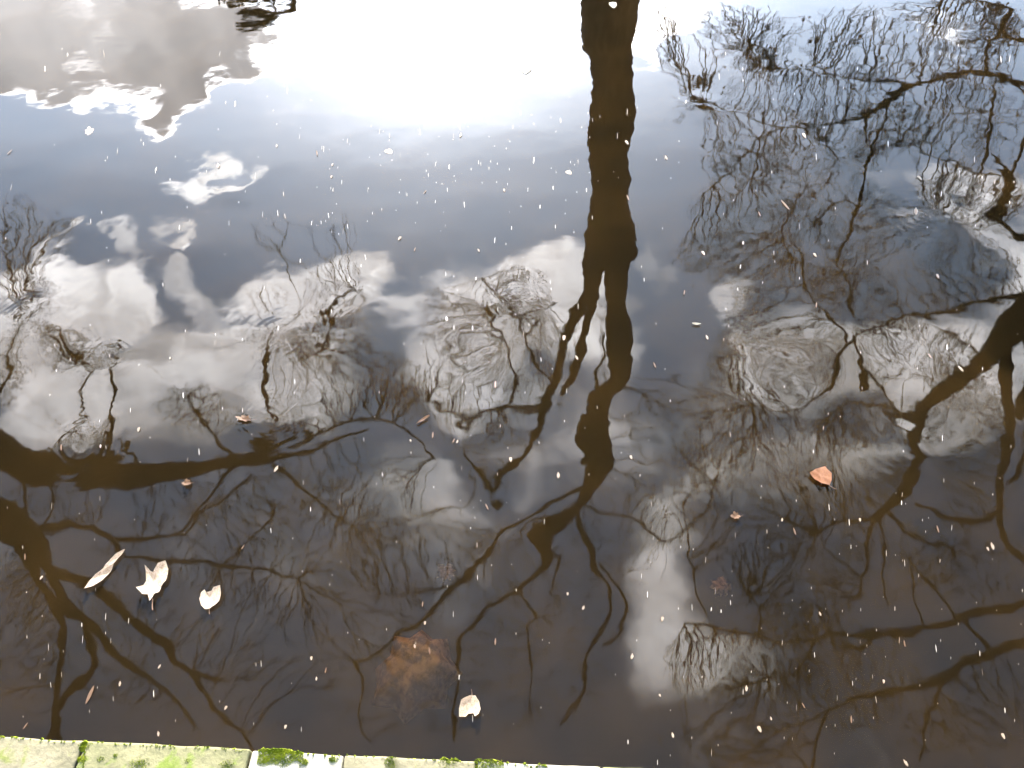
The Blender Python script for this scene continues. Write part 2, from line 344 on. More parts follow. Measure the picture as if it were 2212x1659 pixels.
zz = COPE_Z - .205
for row in range(4):
    s = -1.6 - row % 2 * .2
    while s < 2.7:
        L_ = random.uniform(.35, .6)
        stone_block(s + .005, min(s + L_, 3.0) - .005, -.40, -.03 + random.uniform(-.01, .01), zz - .29, zz - .005, M_st[(row + int(s * 7)) % 3], wall, 40 + row * 13 + int(s * 10), name='wall_stone'); s += L_
    zz -= .295
# plain continuation of both quay walls out of sight
v1, f1 = box_pts(-150, -1.85, -.47, -.02, -1.4, COPE_Z); v2, f2 = box_pts(3.05, 150, -.47, -.02, -1.4, COPE_Z)
o = mesh_obj('wall_run', v1 + v2, f1 + [tuple(i + 8 for i in q) for q in f2], M_st[2], smooth=False); o.parent = wall; o.matrix_parent_inverse = Matrix.Translation(-wall.location)
v, f = box_pts(-150, 150, CW, CW + .45, -1.4, .9)
tag(mesh_obj('far_quay_wall', v, f, M_st[0], smooth=False), 'long grey green stone wall holding up the far bank of the canal', 'wall')

# moss: cushions of tiny blades in the joints and along the edge
mv, mf = [], []
def tuft(px, py, rx, n, hgt=.004):
    c = on_plane(px, py, COPE_Z); 
    for _ in range(n):
        a = random.uniform(0, 2 * math.pi); r = math.sqrt(random.random()) 
        p = c + ux * math.cos(a) * r * rx * .00105 + uy * math.sin(a) * r * rx * .00075
        if (p - e0).dot(uy) > .004: continue
        h = hgt * (1.2 - r * .8) * random.uniform(.6, 1.2); b = random.uniform(.0012, .0028)
        a2 = random.uniform(0, 6.28); dx = Vector((math.cos(a2), math.sin(a2), 0)); k = len(mv)
        lean = Vector((random.uniform(-1, 1), random.uniform(-1, 1), 0)) * h * .5
        base = Vector((p.x, p.y, COPE_Z - .004))
        mv.extend([base - dx * b, base + dx * b, base + Vector((-dx.y, dx.x, 0)) * b, base + lean + Vector((0, 0, h + .004))])
        mf.extend([(k, k + 1, k + 3), (k + 1, k + 2, k + 3), (k + 2, k, k + 3)])
for q in [(585, 1631, 26, 900), (612, 1636, 24, 700), (640, 1633, 14, 240), (570, 1644, 14, 240), (655, 1646, 10, 130), (300, 1654, 24, 500), (181, 1612, 12, 260), (178, 1640, 10, 220), (845, 1646, 14, 300), (850, 1655, 16, 300), (490, 1655, 18, 350),
          (218, 1640, 9, 120), (405, 1644, 7, 100), (1055, 1655, 30, 500), (970, 1650, 22, 300), (720, 1640, 10, 120), (250, 1632, 5, 60), (330, 1700, 50, 900)]:
    tuft(*q)
for k_ in range(60): tuft(183 - k_ * .05 + random.gauss(0, 1), 1600 + k_ * 1.1, 2.2, random.randint(4, 16), .003)
for _ in range(150):
    px = random.uniform(-50, 1180); tuft(px, 1592 + px * .0517 + random.uniform(-2, 5), 2, random.randint(2, 8), .005)
mo = mesh_obj('moss', mv, mf, M_moss, smooth=False); mo.parent = wall; mo.matrix_parent_inverse = Matrix.Translation(-wall.location); mo['kind'] = 'stuff'

# ------------------------------------------------------------------ trees
def catmull(pts, step):
    """pts: list of (Vector, radius) -> denser list"""
    if len(pts) < 3:
        P_ = [pts[0]] + list(pts) + [pts[-1]]
    else: P_ = [pts[0]] + list(pts) + [pts[-1]]
    out = []
    for i in range(1, len(P_) - 2):
        p0, p1, p2, p3 = [Vector(q[0]) for q in P_[i - 1:i + 3]]; r1, r2 = P_[i][1], P_[i + 1][1]
        n = max(1, int((p2 - p1).length / step))
        for k in range(n):
            u = k / n
            p = .5 * ((2 * p1) + (p2 - p0) * u + (2 * p0 - 5 * p1 + 4 * p2 - p3) * u * u + (3 * p1 - p0 - 3 * p2 + p3) * u ** 3)
            out.append((p, r1 + (r2 - r1) * u))
    out.append((Vector(pts[-1][0]), pts[-1][1])); return out
def tube(name, pts, m_, parent, sides=10, step=.18, wob=.09, seed=0):
    pts = catmull(pts, step); rs = np.random.default_rng(seed)
    Vv, Ff = [], []; up = Vector((.3, .9, .2)).normalized()
    ph = rs.uniform(0, 6.28, 4)
    for i, (p, r) in enumerate(pts):
        a = pts[max(i - 1, 0)][0]; b = pts[min(i + 1, len(pts) - 1)][0]; t_ = (b - a)
        if t_.length < 1e-6: t_ = Vector((0, 0, 1))
        t_.normalize(); x = t_.cross(up)
        if x.length < .05: x = t_.cross(Vector((1, 0, 0)))
        x.normalize(); y = t_.cross(x); s_ = i * step
        for k in range(sides):
            th = 2 * math.pi * k / sides
            rr = r * (1 + wob * math.sin(3 * th + ph[0] + s_ * 1.1) + wob * .8 * math.sin(s_ * 2.3 + ph[1] + th) + wob * .7 * math.sin(2 * th + ph[2] - s_ * 3.7) + rs.uniform(-.04, .04))
            Vv.append(p + (x * math.cos(th) + y * math.sin(th)) * rr)
    n = len(pts)
    for i in range(n - 1):
        for k in range(sides):
            k2 = (k + 1) % sides; Ff.append((i * sides + k, i * sides + k2, (i + 1) * sides + k2, (i + 1) * sides + k))
    Ff.append(tuple(range(sides))[::-1]); Ff.append(tuple((n - 1) * sides + k for k in range(sides)))
    o = mesh_obj(name, Vv, Ff, m_, parent)
    if parent: o.matrix_parent_inverse = Matrix.Translation(-parent.location)
    return o, pts
PXM = 1 / F
class Tree:
    def __init__(s, name, base, depth, label, cat, m_, group=None):
        s.root = empty(name, base, label, cat, group); s.depth = depth; s.m = m_; s.nodes = []; s.seed = int(abs(base[0]) * 10) + 1
    def pt(s, px, py, dj=0.0):
        d = sky_dir(px, py); t_ = s.depth(d, px, py) + dj; return Vector((0, 0, -CAM_H)) + d * t_, t_
    def limb(s, spec, name='branch', pre=None, jit=.25, sides=8, k=1.0):
        pts = list(pre or [])
        rj = random.Random(s.seed); s.seed += 1; dj = rj.uniform(-jit, jit)
        for (px, py, w_) in spec:
            p, t_ = s.pt(px, py, dj); cosf = view_dir(px, py).dot(Vector((0, cp, -sp)))
            pts.append((p, w_ * k * .5 * t_ * cosf * PXM)); 
        o, dense = tube(name, pts, s.m, s.root, sides=sides, step=.16, seed=s.seed, wob=.07 if sides > 7 else .05)
        s.nodes.extend([(p, r) for p, r in dense]); return o
    def twigs(s, clusters, rmin, bf=.25, jit=.7, dens=1.0, leaf=0, leaf_size=.05):
        A = []
        for (px, py, rx, ry, n, *opt) in clusters:
            rot = opt[0] if opt else 0; ca, sa = math.cos(R(rot)), math.sin(R(rot))
            for _ in range(int(n * dens)):
                a = random.uniform(0, 6.283); r = math.sqrt(random.random()) * random.uniform(.75, 1.15)
                x, y = math.cos(a) * r * rx, math.sin(a) * r * ry
                A.append(s.pt(px + x * ca - y * sa, py + x * sa + y * ca, random.gauss(0, jit))[0])
        A = np.array([tuple(a) for a in A]); B = np.array([tuple(p) for p, r in s.nodes]); nb = len(B); na = len(A)
        pos = np.concatenate([B, A]); parent = -np.ones(nb + na, int); plen = np.zeros(nb + na)
        best = np.full(na, 1e9); bpar = np.zeros(na, int)
        for i0 in range(0, nb, 400):
            d = np.linalg.norm(A[:, None, :] - B[None, i0:i0 + 400, :], axis=2); j_ = d.argmin(1); dm = d[np.arange(na), j_]
            m_ = dm < best; best[m_] = dm[m_]; bpar[m_] = j_[m_] + i0
        cost = best.copy(); done = np.zeros(na, bool); order = []
        for _ in range(na):
            i = int(np.argmin(np.where(done, 1e9, cost))); done[i] = True; g = nb + i; parent[g] = bpar[i]
            plen[g] = plen[bpar[i]] + np.linalg.norm(pos[g] - pos[bpar[i]]); order.append(g)
            d = np.linalg.norm(A - pos[g], axis=1); c_ = d + bf * plen[g]; m_ = (~done) & (c_ < cost); cost[m_] = c_[m_]; bpar[m_] = g
        cnt = np.zeros(nb + na)
        for g in reversed(order): cnt[g] += 1; cnt[parent[g]] += cnt[g]
        rad = rmin * np.minimum(np.maximum(cnt, 1) ** .36, 7)
        # smooth polylines: two segments per edge, bent a little
        E0, E1, R0, R1 = [], [], [], []
        g = np.array(order); p = parent[g]; a_, b_ = pos[p], pos[g]; L_ = np.linalg.norm(b_ - a_, axis=1)[:, None]
        ok = L_[:, 0] < 2.5; g, p, a_, b_, L_ = g[ok], p[ok], a_[ok], b_[ok], L_[ok]
        m1 = a_ + (b_ - a_) * .34 + rng.normal(0, .06, a_.shape) * L_; m2 = a_ + (b_ - a_) * .68 + rng.normal(0, .06, a_.shape) * L_
        r0 = np.where(p < nb, rad[g], np.minimum(rad[p], rad[g] * 1.35)); r1 = rad[g]
        E0 = np.concatenate([a_, m1, m2]); E1 = np.concatenate([m1, m2, b_])
        R0 = np.concatenate([r0, r0 * .67 + r1 * .33, r0 * .33 + r1 * .67]); R1 = np.concatenate([r0 * .67 + r1 * .33, r0 * .33 + r1 * .67, r1 * .9])
        s.prisms('twigs', E0, E1, R0, R1)
        s.tips = pos[g[cnt[g] < 1.5]]
        if leaf:
            T = s.tips[rng.integers(0, len(s.tips), leaf)] + rng.normal(0, .06, (leaf, 3)); leafcloud('dry_leaves', T, leaf_size, M_dry, s.root)
    def prisms(s, name, A, B, RA, RB):
        t_ = B - A; L_ = np.linalg.norm(t_, axis=1)[:, None]; t_ = t_ / np.maximum(L_, 1e-6)
        ref = np.where(np.abs(t_[:, 2:3]) < .9, np.array([[0, 0, 1.]]), np.array([[1., 0, 0]])); x = np.cross(t_, ref); x /= np.linalg.norm(x, axis=1)[:, None]; y = np.cross(t_, x)
        n = len(A); Vv = np.zeros((n, 6, 3))
        for k in range(3):
            o_ = x * math.cos(2.0944 * k) + y * math.sin(2.0944 * k); Vv[:, k] = A - t_ * RA[:, None] * .5 + o_ * RA[:, None]; Vv[:, 3 + k] = B + t_ * RB[:, None] * .5 + o_ * RB[:, None]
        q = np.array([[0, 1, 4, 3], [1, 2, 5, 4], [2, 0, 3, 5]]); Ff = (np.arange(n)[:, None, None] * 6 + q[None]).reshape(-1, 4)
        o = np_mesh(name, Vv.reshape(-1, 3), Ff, M_twig, s.root); o.matrix_parent_inverse = Matrix.Translation(-s.root.location); o['kind'] = 'stuff'; return o
def leafcloud(name, T, size, m_, parent):
    n = len(T); a = rng.normal(0, 1, (n, 3)); a /= np.linalg.norm(a, axis=1)[:, None]; b = np.cross(a, rng.normal(0, 1, (n, 3))); b /= np.linalg.norm(b, axis=1)[:, None]
    c_ = np.cross(a, b); sz = size * rng.uniform(.5, 1.2, (n, 1)); Vv = np.zeros((n, 4, 3))
    Vv[:, 0] = T - a * sz; Vv[:, 1] = T + b * sz * .55 + c_ * sz * .15; Vv[:, 2] = T + a * sz; Vv[:, 3] = T - b * sz * .55 + c_ * sz * .15
    Ff = np.arange(n * 4).reshape(-1, 4)
    o = np_mesh(name, Vv.reshape(-1, 3), Ff, m_, parent, smooth=False); o['kind'] = 'stuff'
    if parent: o.matrix_parent_inverse = Matrix.Translation(-parent.location)
    return o

# --- middle tree on the far bank
def depth_far(Y, el0, rise):
    def f_(d, px, py):
        el = math.degrees(math.atan2(d.z, d.y))
        if el <= el0: return Y / d.y
        z = (Y / math.cos(R(el0)) * math.sin(R(el0))) + (el - el0) * rise
        return z / d.z
    return f_
cb = mirrored(1324, -60, 11.4 / sky_dir(1324, -60).y)
C_ = Tree('alder_tree', (cb.x + .1, 11.5, .86), depth_far(11.4, 48, .30), 'tall bare alder with three stems from one trunk on the far bank', 'tree', M_bark)
C_.limb([(1324, -60, 122), (1320, 40, 113), (1316, 75, 112), (1322, 120, 98), (1326, 180, 88), (1324, 240, 96), (1318, 300, 90), (1314, 350, 88), (1320, 400, 88), (1318, 440, 84), (1317, 500, 92), (1318, 553, 112)],
        'trunk', pre=[((cb.x + .1, 11.5, .7), .62), ((cb.x + .08, 11.45, 1.3), .47)], jit=0, sides=14)
C_.limb([(1335, 540, 60), (1336, 600, 50), (1334, 640, 46), (1334, 680, 46), (1342, 733, 50), (1346, 786, 52), (1340, 822, 50), (1302, 858, 50), (1288, 903, 46), (1297, 953, 50), (1306, 987, 48), (1292, 1020, 42), (1276, 1053, 36), (1256, 1090, 26), (1235, 1112, 30), (1205, 1130, 30), (1185, 1166, 26), (1181, 1215, 20), (1140, 1249, 14), (1118, 1268, 12)], 'stem', jit=0, sides=12)
C_.limb([(1290, 540, 46), (1279, 590, 46), (1277, 620, 44), (1262, 655, 30), (1246, 680, 22), (1223, 733, 18), (1204, 786, 19), (1188, 826, 20), (1172, 863, 19), (1152, 900, 17), (1132, 950, 18), (1124, 987, 20), (1098, 1022, 16), (1068, 1054, 12)], 'stem', jit=0, sides=10)
C_.limb([(1282, 640, 28), (1278, 672, 22), (1262, 733, 20), (1244, 786, 20), (1225, 826, 17), (1200, 862, 12)], 'stem', jit=.1, sides=10)
for sp_ in [[(1262, 1060, 14), (1212, 1075, 13), (1171, 1106, 13), (1114, 1136, 14), (1078, 1163, 15), (1058, 1206, 16), (1038, 1233, 17), (1008, 1253, 15), (971, 1283, 12), (944, 1309, 11), (914, 1336, 11), (878, 1362, 9), (828, 1400, 8), (758, 1430, 7), (764, 1466, 6), (778, 1506, 5), (774, 1546, 5), (804, 1606, 4)],
            [(1000, 1262, 8), (960, 1270, 7), (888, 1286, 5), (820, 1290, 3)],
            [(1118, 1268, 12), (1055, 1306, 10), (1028, 1339, 8), (998, 1383, 8), (998, 1426, 8), (985, 1500, 7), (981, 1600, 6)],
            [(1121, 1266, 8), (1134, 1293, 7), (1151, 1333, 7), (1131, 1353, 5), (1138, 1390, 5), (1151, 1473, 4), (1151, 1540, 3)],
            [(1240, 1112, 12), (1271, 1173, 10), (1281, 1233, 10), (1301, 1263, 9), (1308, 1313, 8), (1305, 1353, 8), (1285, 1383, 8), (1271, 1440, 9), (1258, 1480, 8), (1241, 1513, 8), (1215, 1566, 5)],
            [(1290, 1215, 7), (1318, 1250, 8), (1338, 1293, 8), (1341, 1326, 7), (1331, 1359, 7), (1305, 1393, 6)],
            [(1248, 1100, 8), (1285, 1109, 6), (1355, 1123, 6), (1388, 1136, 6), (1438, 1162, 5), (1485, 1145, 5), (1525, 1105, 4), (1548, 1050, 3)],
            [(1172, 862, 11), (1120, 872, 10), (1060, 882, 9), (1000, 883, 8), (965, 872, 7), (930, 867, 8), (934, 850, 12)],
            [(1080, 878, 6), (1101, 862, 7), (1111, 820, 7), (1101, 800, 6), (1081, 760, 6), (1058, 726, 5), (1040, 660, 4)],
            [(1186, 830, 6), (1174, 816, 6), (1148, 780, 6), (1138, 740, 6), (1131, 730, 8), (1098, 710, 6), (1081, 676, 6), (1058, 620, 5), (1040, 600, 3)],
            [(1138, 735, 6), (1160, 715, 5), (1200, 680, 5), (1225, 640, 3)],
            [(1068, 1054, 12), (1048, 1030, 12), (1030, 990, 7), (1024, 950, 4)],
            [(1300, 860, 10), (1290, 830, 8), (1292, 800, 6), (1312, 770, 5), (1308, 730, 4)],
            [(1180, 1185, 8), (1210, 1200, 7), (1205, 1240, 6), (1195, 1275, 5)],
            [(1210, 1110, 7), (1160, 1140, 5), (1150, 1190, 4), (1120, 1210, 3)]]:
    C_.limb(sp_, jit=.2, sides=7)
C_.twigs([(1120, 640, 90, 60, 500), (1080, 760, 130, 110, 560), (1200, 760, 60, 90, 240), (960, 700, 60, 90, 160), (930, 850, 80, 60, 200), (1060, 960, 120, 80, 300), (1150, 1220, 190, 120, 420), (900, 1200, 190, 120, 420), (880, 1450, 240, 150, 300), (1180, 1430, 160, 160, 300), (1340, 1150, 120, 120, 200), (1310, 730, 14, 90, 60), (1000, 1380, 260, 200, 260), (1480, 1060, 120, 120, 320), (1450, 900, 90, 90, 120)],
         .0050, bf=.7, jit=.4, dens=1.35, leaf=1500, leaf_size=.03)

# --- tree leaning in from the left, on the near bank
def depth_flat(z): return lambda d, px, py: (z + CAM_H) / max(d.z, .3)
Lb = Vector((-8.2, -1.2, .86))
L_ = Tree('plane_tree', Lb, depth_flat(5.6), 'bare spreading tree left on the near bank, heavy limbs reaching over the water', 'tree', M_bark2)
lf, _ = L_.pt(-160, 1010)
tube('trunk', [(Lb - Vector((0, 0, .2)), .55), (Lb + Vector((0, .1, .6)), .42), (Lb + Vector((.1, .4, 2.0)), .37), (Lb + Vector((.4, 1.3, 3.4)), .34), (lf * .5 + (Lb + Vector((.4, 1.3, 3.6))) * .5, .31), (lf, .27)], M_bark2, L_.root, sides=14)
L_.limb([(-160, 1010, 78), (-60, 930, 62), (0, 975, 62), (50, 1012, 52), (150, 1050, 38), (233, 1040, 48), (333, 1026, 42), (433, 1010, 28), (533, 997, 20), (583, 1000, 12), (667, 973, 9), (733, 953, 8), (790, 922, 6)], jit=0, sides=12, k=1.15)
L_.limb([(-160, 1010, 80), (-60, 1078, 80), (20, 1130, 74), (60, 1165, 46), (100, 1219, 28), (160, 1256, 22), (233, 1293, 22), (262, 1323, 18), (317, 1359, 18), (360, 1393, 19), (377, 1430, 14), (417, 1450, 12), (467, 1466, 10)], jit=0, sides=12)
for sp_ in [[(20, 1130, 40), (80, 1143, 18), (150, 1128, 15), (200, 1136, 15), (250, 1168, 16), (300, 1166, 11), (340, 1155, 10), (395, 1155, 9), (430, 1110, 7), (480, 1075, 6), (540, 1030, 5)],
            [(250, 1168, 13), (270, 1195, 10), (330, 1207, 9), (400, 1211, 8), (470, 1222, 8), (550, 1225, 7), (640, 1250, 5)],
            [(470, 1222, 5), (520, 1190, 5), (570, 1140, 5), (590, 1090, 4)],
            [(50, 1165, 28), (73, 1246, 22), (110, 1293, 22), (140, 1319, 22), (180, 1340, 19), (200, 1360, 17), (250, 1416, 15), (300, 1453, 10), (350, 1490, 8), (417, 1563, 6)],
            [(110, 1235, 18), (143, 1293, 18), (180, 1340, 18), (193, 1383, 15), (203, 1430, 16), (173, 1480, 17), (133, 1540, 15), (117, 1590, 13), (100, 1640, 12)],
            [(128, 1312, 16), (138, 1346, 14), (138, 1406, 14), (133, 1506, 12), (130, 1600, 10)],
            [(417, 1450, 10), (447, 1493, 10), (467, 1530, 9), (533, 1575, 8), (560, 1640, 6)],
            [(267, 1010, 10), (275, 913, 9), (262, 870, 8), (250, 840, 7), (267, 800, 6), (263, 753, 6), (257, 713, 5)],
            [(43, 985, 6), (90, 925, 5), (133, 886, 5), (167, 853, 6), (180, 816, 6), (153, 783, 8), (147, 733, 5)],
            [(180, 816, 5), (140, 770, 5), (137, 750, 4)],
            [(567, 990, 9), (600, 940, 9), (603, 890, 15), (580, 850, 14), (567, 830, 12), (560, 766, 9), (550, 726, 8), (547, 700, 6), (567, 683, 6), (613, 670, 5), (660, 646, 4)],
            [(583, 805, 4), (667, 790, 5), (710, 753, 5), (723, 713, 5), (710, 653, 5), (733, 620, 4)],
            [(503, 995, 8), (463, 946, 7), (440, 920, 6), (420, 880, 6), (400, 850, 3)],
            [(567, 992, 12), (620, 968, 10), (667, 950, 9), (727, 915, 8), (800, 903, 7), (850, 912, 6), (890, 950, 5), (900, 1000, 4)],
            [(317, 1030, 8), (300, 990, 5), (305, 950, 4)], [(590, 1010, 8), (660, 1060, 7), (700, 1100, 5), (760, 1130, 4)], [(500, 1010, 7), (470, 1050, 7), (420, 1110, 6), (380, 1150, 6)],
            [(100, 1050, 7), (110, 1090, 6), (95, 1130, 5)], [(50, 1040, 7), (55, 1080, 6), (60, 1110, 5)], [(5, 990, 9), (-20, 900, 8), (10, 820, 6), (30, 740, 5), (20, 680, 4)]]:
    L_.limb(sp_, jit=.15, sides=8)
L_.twigs([(60, 660, 90, 110, 560), (40, 500, 60, 90, 160), (130, 490, 50, 60, 120), (200, 770, 100, 60, 460), (170, 960, 110, 80, 520), (20, 800, 50, 80, 200), (600, 720, 110, 100, 560), (730, 640, 70, 90, 330), (740, 800, 110, 90, 420),
          (640, 900, 120, 60, 300), (590, 500, 60, 40, 26), (740, 520, 30, 50, 30), (430, 880, 90, 60, 240), (860, 830, 60, 70, 300), (620, 1060, 170, 80, 300), (420, 1090, 150, 60, 200), (120, 1080, 130, 50, 160), (60, 1280, 90, 90, 300), (330, 1280, 200, 120, 200), (600, 1250, 180, 120, 240), (430, 1480, 260, 120, 110), (60, 1450, 110, 110, 120), (800, 1100, 120, 120, 260), (520, 1160, 260, 110, 260), (300, 1400, 300, 150, 220), (700, 1330, 260, 150, 180)],
         .0029, bf=.7, jit=.25, dens=1.35, leaf=1200, leaf_size=.016)

# --- tree leaning in from the right, on the near bank
Rb = Vector((8.6, -1.3, .86))
R_ = Tree('oak_tree', Rb, depth_flat(6.4), 'bare gnarled tree right on the near bank, thick forked limbs hanging over the canal', 'tree', M_bark)
rf, _ = R_.pt(2380, 640)
tube('trunk', [(Rb - Vector((0, 0, .2)), .6), (Rb + Vector((0, .1, .6)), .46), (Rb + Vector((-.1, .5, 2.4)), .4), (Rb + Vector((-.1, 1.8, 4.2)), .36), (rf * .5 + (Rb + Vector((0, 1.8, 4.6))) * .5, .33), (rf, .3)], M_bark, R_.root, sides=14)
R_.limb([(2380, 640, 66), (2290, 650, 60), (2215, 672, 58), (2170, 735, 58), (2130, 772, 44), (2091, 800, 34), (2041, 840, 34), (2008, 873, 31), (1975, 905, 30), (1962, 940, 32), (1978, 980, 48), (1984, 1005, 52), (1958, 1046, 40), (1934, 1086, 30), (1893, 1119, 20)], jit=0, sides=12)
for sp_ in [[(2172, 745, 26), (2178, 820, 25), (2182, 870, 24), (2174, 920, 17), (2168, 987, 17), (2161, 1053, 18), (2161, 1103, 19), (2180, 1180, 14), (2225, 1215, 12)],
            [(2215, 640, 18), (2180, 645, 14), (2108, 656, 11), (2024, 680, 9), (1958, 683, 8), (1891, 723, 8), (1851, 753, 9), (1824, 766, 12), (1794, 790, 11), (1774, 833, 12), (1741, 850, 7), (1694, 862, 5), (1640, 868, 4)],
            [(1824, 766, 10), (1800, 722, 14), (1771, 693, 13), (1764, 663, 7), (1738, 620, 6), (1734, 563, 5), (1720, 520, 4)],
            [(1854, 753, 7), (1856, 790, 9), (1862, 815, 13), (1864, 840, 12)], [(1862, 800, 8), (1900, 830, 7), (1925, 870, 6), (1985, 890, 5)],
            [(1893, 1119, 16), (1870, 1125, 9), (1820, 1130, 8), (1760, 1150, 6)], [(1893, 1119, 12), (1879, 1150, 9), (1868, 1190, 8), (1854, 1240, 8), (1848, 1290, 5)],
            [(1918, 1105, 12), (1960, 1140, 9), (2000, 1160, 8), (2060, 1180, 6)], [(1905, 1115, 7), (1912, 1160, 5), (1902, 1250, 5), (1912, 1310, 3)],
            [(2161, 1103, 12), (2110, 1120, 14), (2040, 1125, 9), (1975, 1100, 8)],
            [(2300, 1290, 24), (2212, 1296, 18), (2174, 1313, 17), (2108, 1326, 18), (2068, 1349, 14), (1974, 1369, 12), (1874, 1369, 13), (1791, 1373, 10), (1688, 1390, 6), (1640, 1372, 6), (1591, 1360, 6), (1541, 1353, 6), (1480, 1350, 4)],
            [(2330, 1370, 34), (2212, 1400, 26), (2141, 1413, 22), (2091, 1426, 20), (2051, 1453, 16), (2008, 1473, 14), (1941, 1490, 14), (1874, 1503, 10), (1808, 1526, 8), (1740, 1560, 5)],
            [(1648, 1372, 7), (1650, 1340, 6), (1645, 1305, 5), (1624, 1283, 4)], [(1528, 1330, 4), (1514, 1273, 4), (1504, 1229, 4), (1490, 1206, 3)], [(1994, 1362, 5), (1971, 1266, 5), (1968, 1225, 4)],
            [(2068, 1349, 9), (2040, 1290, 9), (2000, 1240, 8), (1960, 1200, 5)], [(2091, 1340, 8), (2110, 1380, 8), (2130, 1405, 8)], [(1874, 1380, 16), (1850, 1395, 18), (1820, 1390, 9)],
            [(1760, 1380, 7), (1740, 1420, 7), (1720, 1450, 6), (1660, 1460, 5)], [(2051, 1453, 8), (2020, 1520, 8), (1990, 1580, 7), (1985, 1650, 5)], [(1791, 1530, 7), (1770, 1600, 6), (1765, 1660, 5)],
            [(2210, 700, 20), (2240, 850, 18), (2210, 960, 12), (2190, 1040, 8)], [(2160, 770, 12), (2100, 760, 6), (2040, 720, 5), (2000, 700, 3)],
            [(2008, 873, 10), (1930, 880, 8), (1850, 870, 6), (1780, 890, 5)]]:
    R_.limb(sp_, jit=.15, sides=8)
# these two heavy low limbs spring from the trunk behind the frame's edge
p1, t1 = R_.pt(2300, 1290); p2, t2 = R_.pt(2330, 1370)
tube('branch', [(Rb + Vector((-.1, 1.2, 3.6)), .22), (Vector((p1.x + 1.6, p1.y * .5, 5.4)), .18), (p1, .11)], M_bark, R_.root, sides=10)
tube('branch', [(Rb + Vector((-.1, .8, 3.0)), .24), (Vector((p2.x + 1.6, p2.y * .4, 5.2)), .2), (p2, .15)], M_bark, R_.root, sides=10)
R_.twigs([(1600, 720, 70, 110, 460, 25), (1700, 800, 110, 90, 460), (1950, 750, 140, 70, 560), (2100, 820, 110, 100, 460), (1560, 930, 110, 130, 420), (1720, 960, 150, 90, 480), (1850, 900, 130, 60, 340), (1830, 650, 120, 80, 360), (2080, 600, 140, 90, 420),
          (2120, 1000, 90, 140, 300), (1800, 1080, 160, 80, 360), (1900, 1220, 170, 100, 320), (2100, 1200, 120, 100, 240), (1720, 1280, 130, 120, 520), (1640, 1180, 100, 100, 260), (1600, 1440, 160, 90, 460), (1740, 1400, 110, 110, 420), (1850, 1500, 200, 100, 300), (2080, 1550, 160, 100, 200), (1600, 1600, 160, 60, 200)],
         .0031, bf=.7, jit=.25, dens=1.6, leaf=5000, leaf_size=.02)

# --- tree reaching in at the upper right, on the far bank
Fb = Vector((11.6, 12.0, .86))
RF = Tree('willow_tree', Fb, depth_far(10.6, 44, .25), 'bare drooping tree on the far bank right of the alder, crown of hanging twigs', 'tree', M_bark2)
tube('trunk', [(Fb - Vector((0, 0, .2)), .6), (Fb + Vector((0, 0, .6)), .42), (Fb + Vector((.1, -.1, 2.5)), .36), (Fb + Vector((-.1, -.3, 5)), .3), (Fb + Vector((.2, -.6, 8)), .22), (Fb + Vector((.1, -.8, 11)), .12)], M_bark2, RF.root, sides=14)
def tr_at(z): return [((Fb.x, Fb.y - .1 * (z / 2), z), .16)]
for i, sp_ in enumerate([[(2290, 190, 20), (2235, 180, 19), (2185, 177, 18), (2134, 163, 13), (2094, 157, 12), (2041, 170, 10), (1988, 180, 12), (1954, 195, 20), (1918, 215, 16), (1888, 240, 12), (1868, 247, 11), (1821, 257, 7), (1758, 267, 5), (1691, 273, 5), (1641, 303, 5), (1595, 350, 4), (1541, 393, 4)],
            [(2290, 420, 28), (2240, 500, 20), (2208, 510, 15), (2188, 473, 15), (2178, 433, 20), (2181, 393, 22), (2160, 350, 10), (2140, 330, 6)],
            [(2320, 60, 16), (2230, 90, 14), (2161, 66, 12), (2178, 27, 11), (2108, 0, 7), (2060, -30, 5)]]):
    RF.limb(sp_, pre=tr_at([4.2, 8.4, 3.6][i]), jit=0, sides=9)
for sp_ in [[(1954, 188, 12), (1928, 183, 9), (1874, 170, 5), (1808, 160, 4), (1760, 140, 3)], [(2134, 160, 7), (2134, 93, 8), (2161, 66, 9)], [(2148, 180, 5), (2144, 233, 7), (2141, 267, 6), (2131, 317, 9), (2121, 367, 4)],
            [(1921, 215, 6), (1916, 250, 5), (1905, 280, 5), (1888, 317, 5), (1881, 353, 5), (1858, 417, 6), (1851, 447, 8), (1834, 493, 7), (1814, 550, 6), (1824, 580, 5), (1841, 613, 5), (1858, 660, 4)],
            [(1891, 327, 4), (1941, 313, 4), (2008, 333, 5), (2088, 357, 6), (2175, 385, 8)], [(1724, 267, 4), (1791, 290, 4), (1821, 333, 7), (1814, 367, 7), (1790, 390, 4)], [(1868, 247, 7), (1870, 285, 5), (1880, 320, 4)],
            [(1851, 440, 6), (1830, 425, 5), (1800, 440, 5), (1770, 480, 4)], [(1641, 303, 4), (1637, 340, 4), (1630, 380, 3)], [(1740, 410, 3), (1715, 450, 5), (1690, 500, 4), (1710, 560, 4)],
            [(2185, 177, 8), (2230, 240, 8), (2200, 330, 8), (2178, 390, 9)], [(1691, 273, 4), (1600, 240, 4), (1545, 250, 6), (1510, 240, 10), (1495, 235, 6)], [(1600, 240, 4), (1560, 200, 5), (1525, 185, 8), (1500, 190, 5)], [(1808, 160, 3), (1700, 150, 3), (1640, 130, 4), (1620, 100, 3)]]:
    RF.limb(sp_, jit=.3, sides=6)
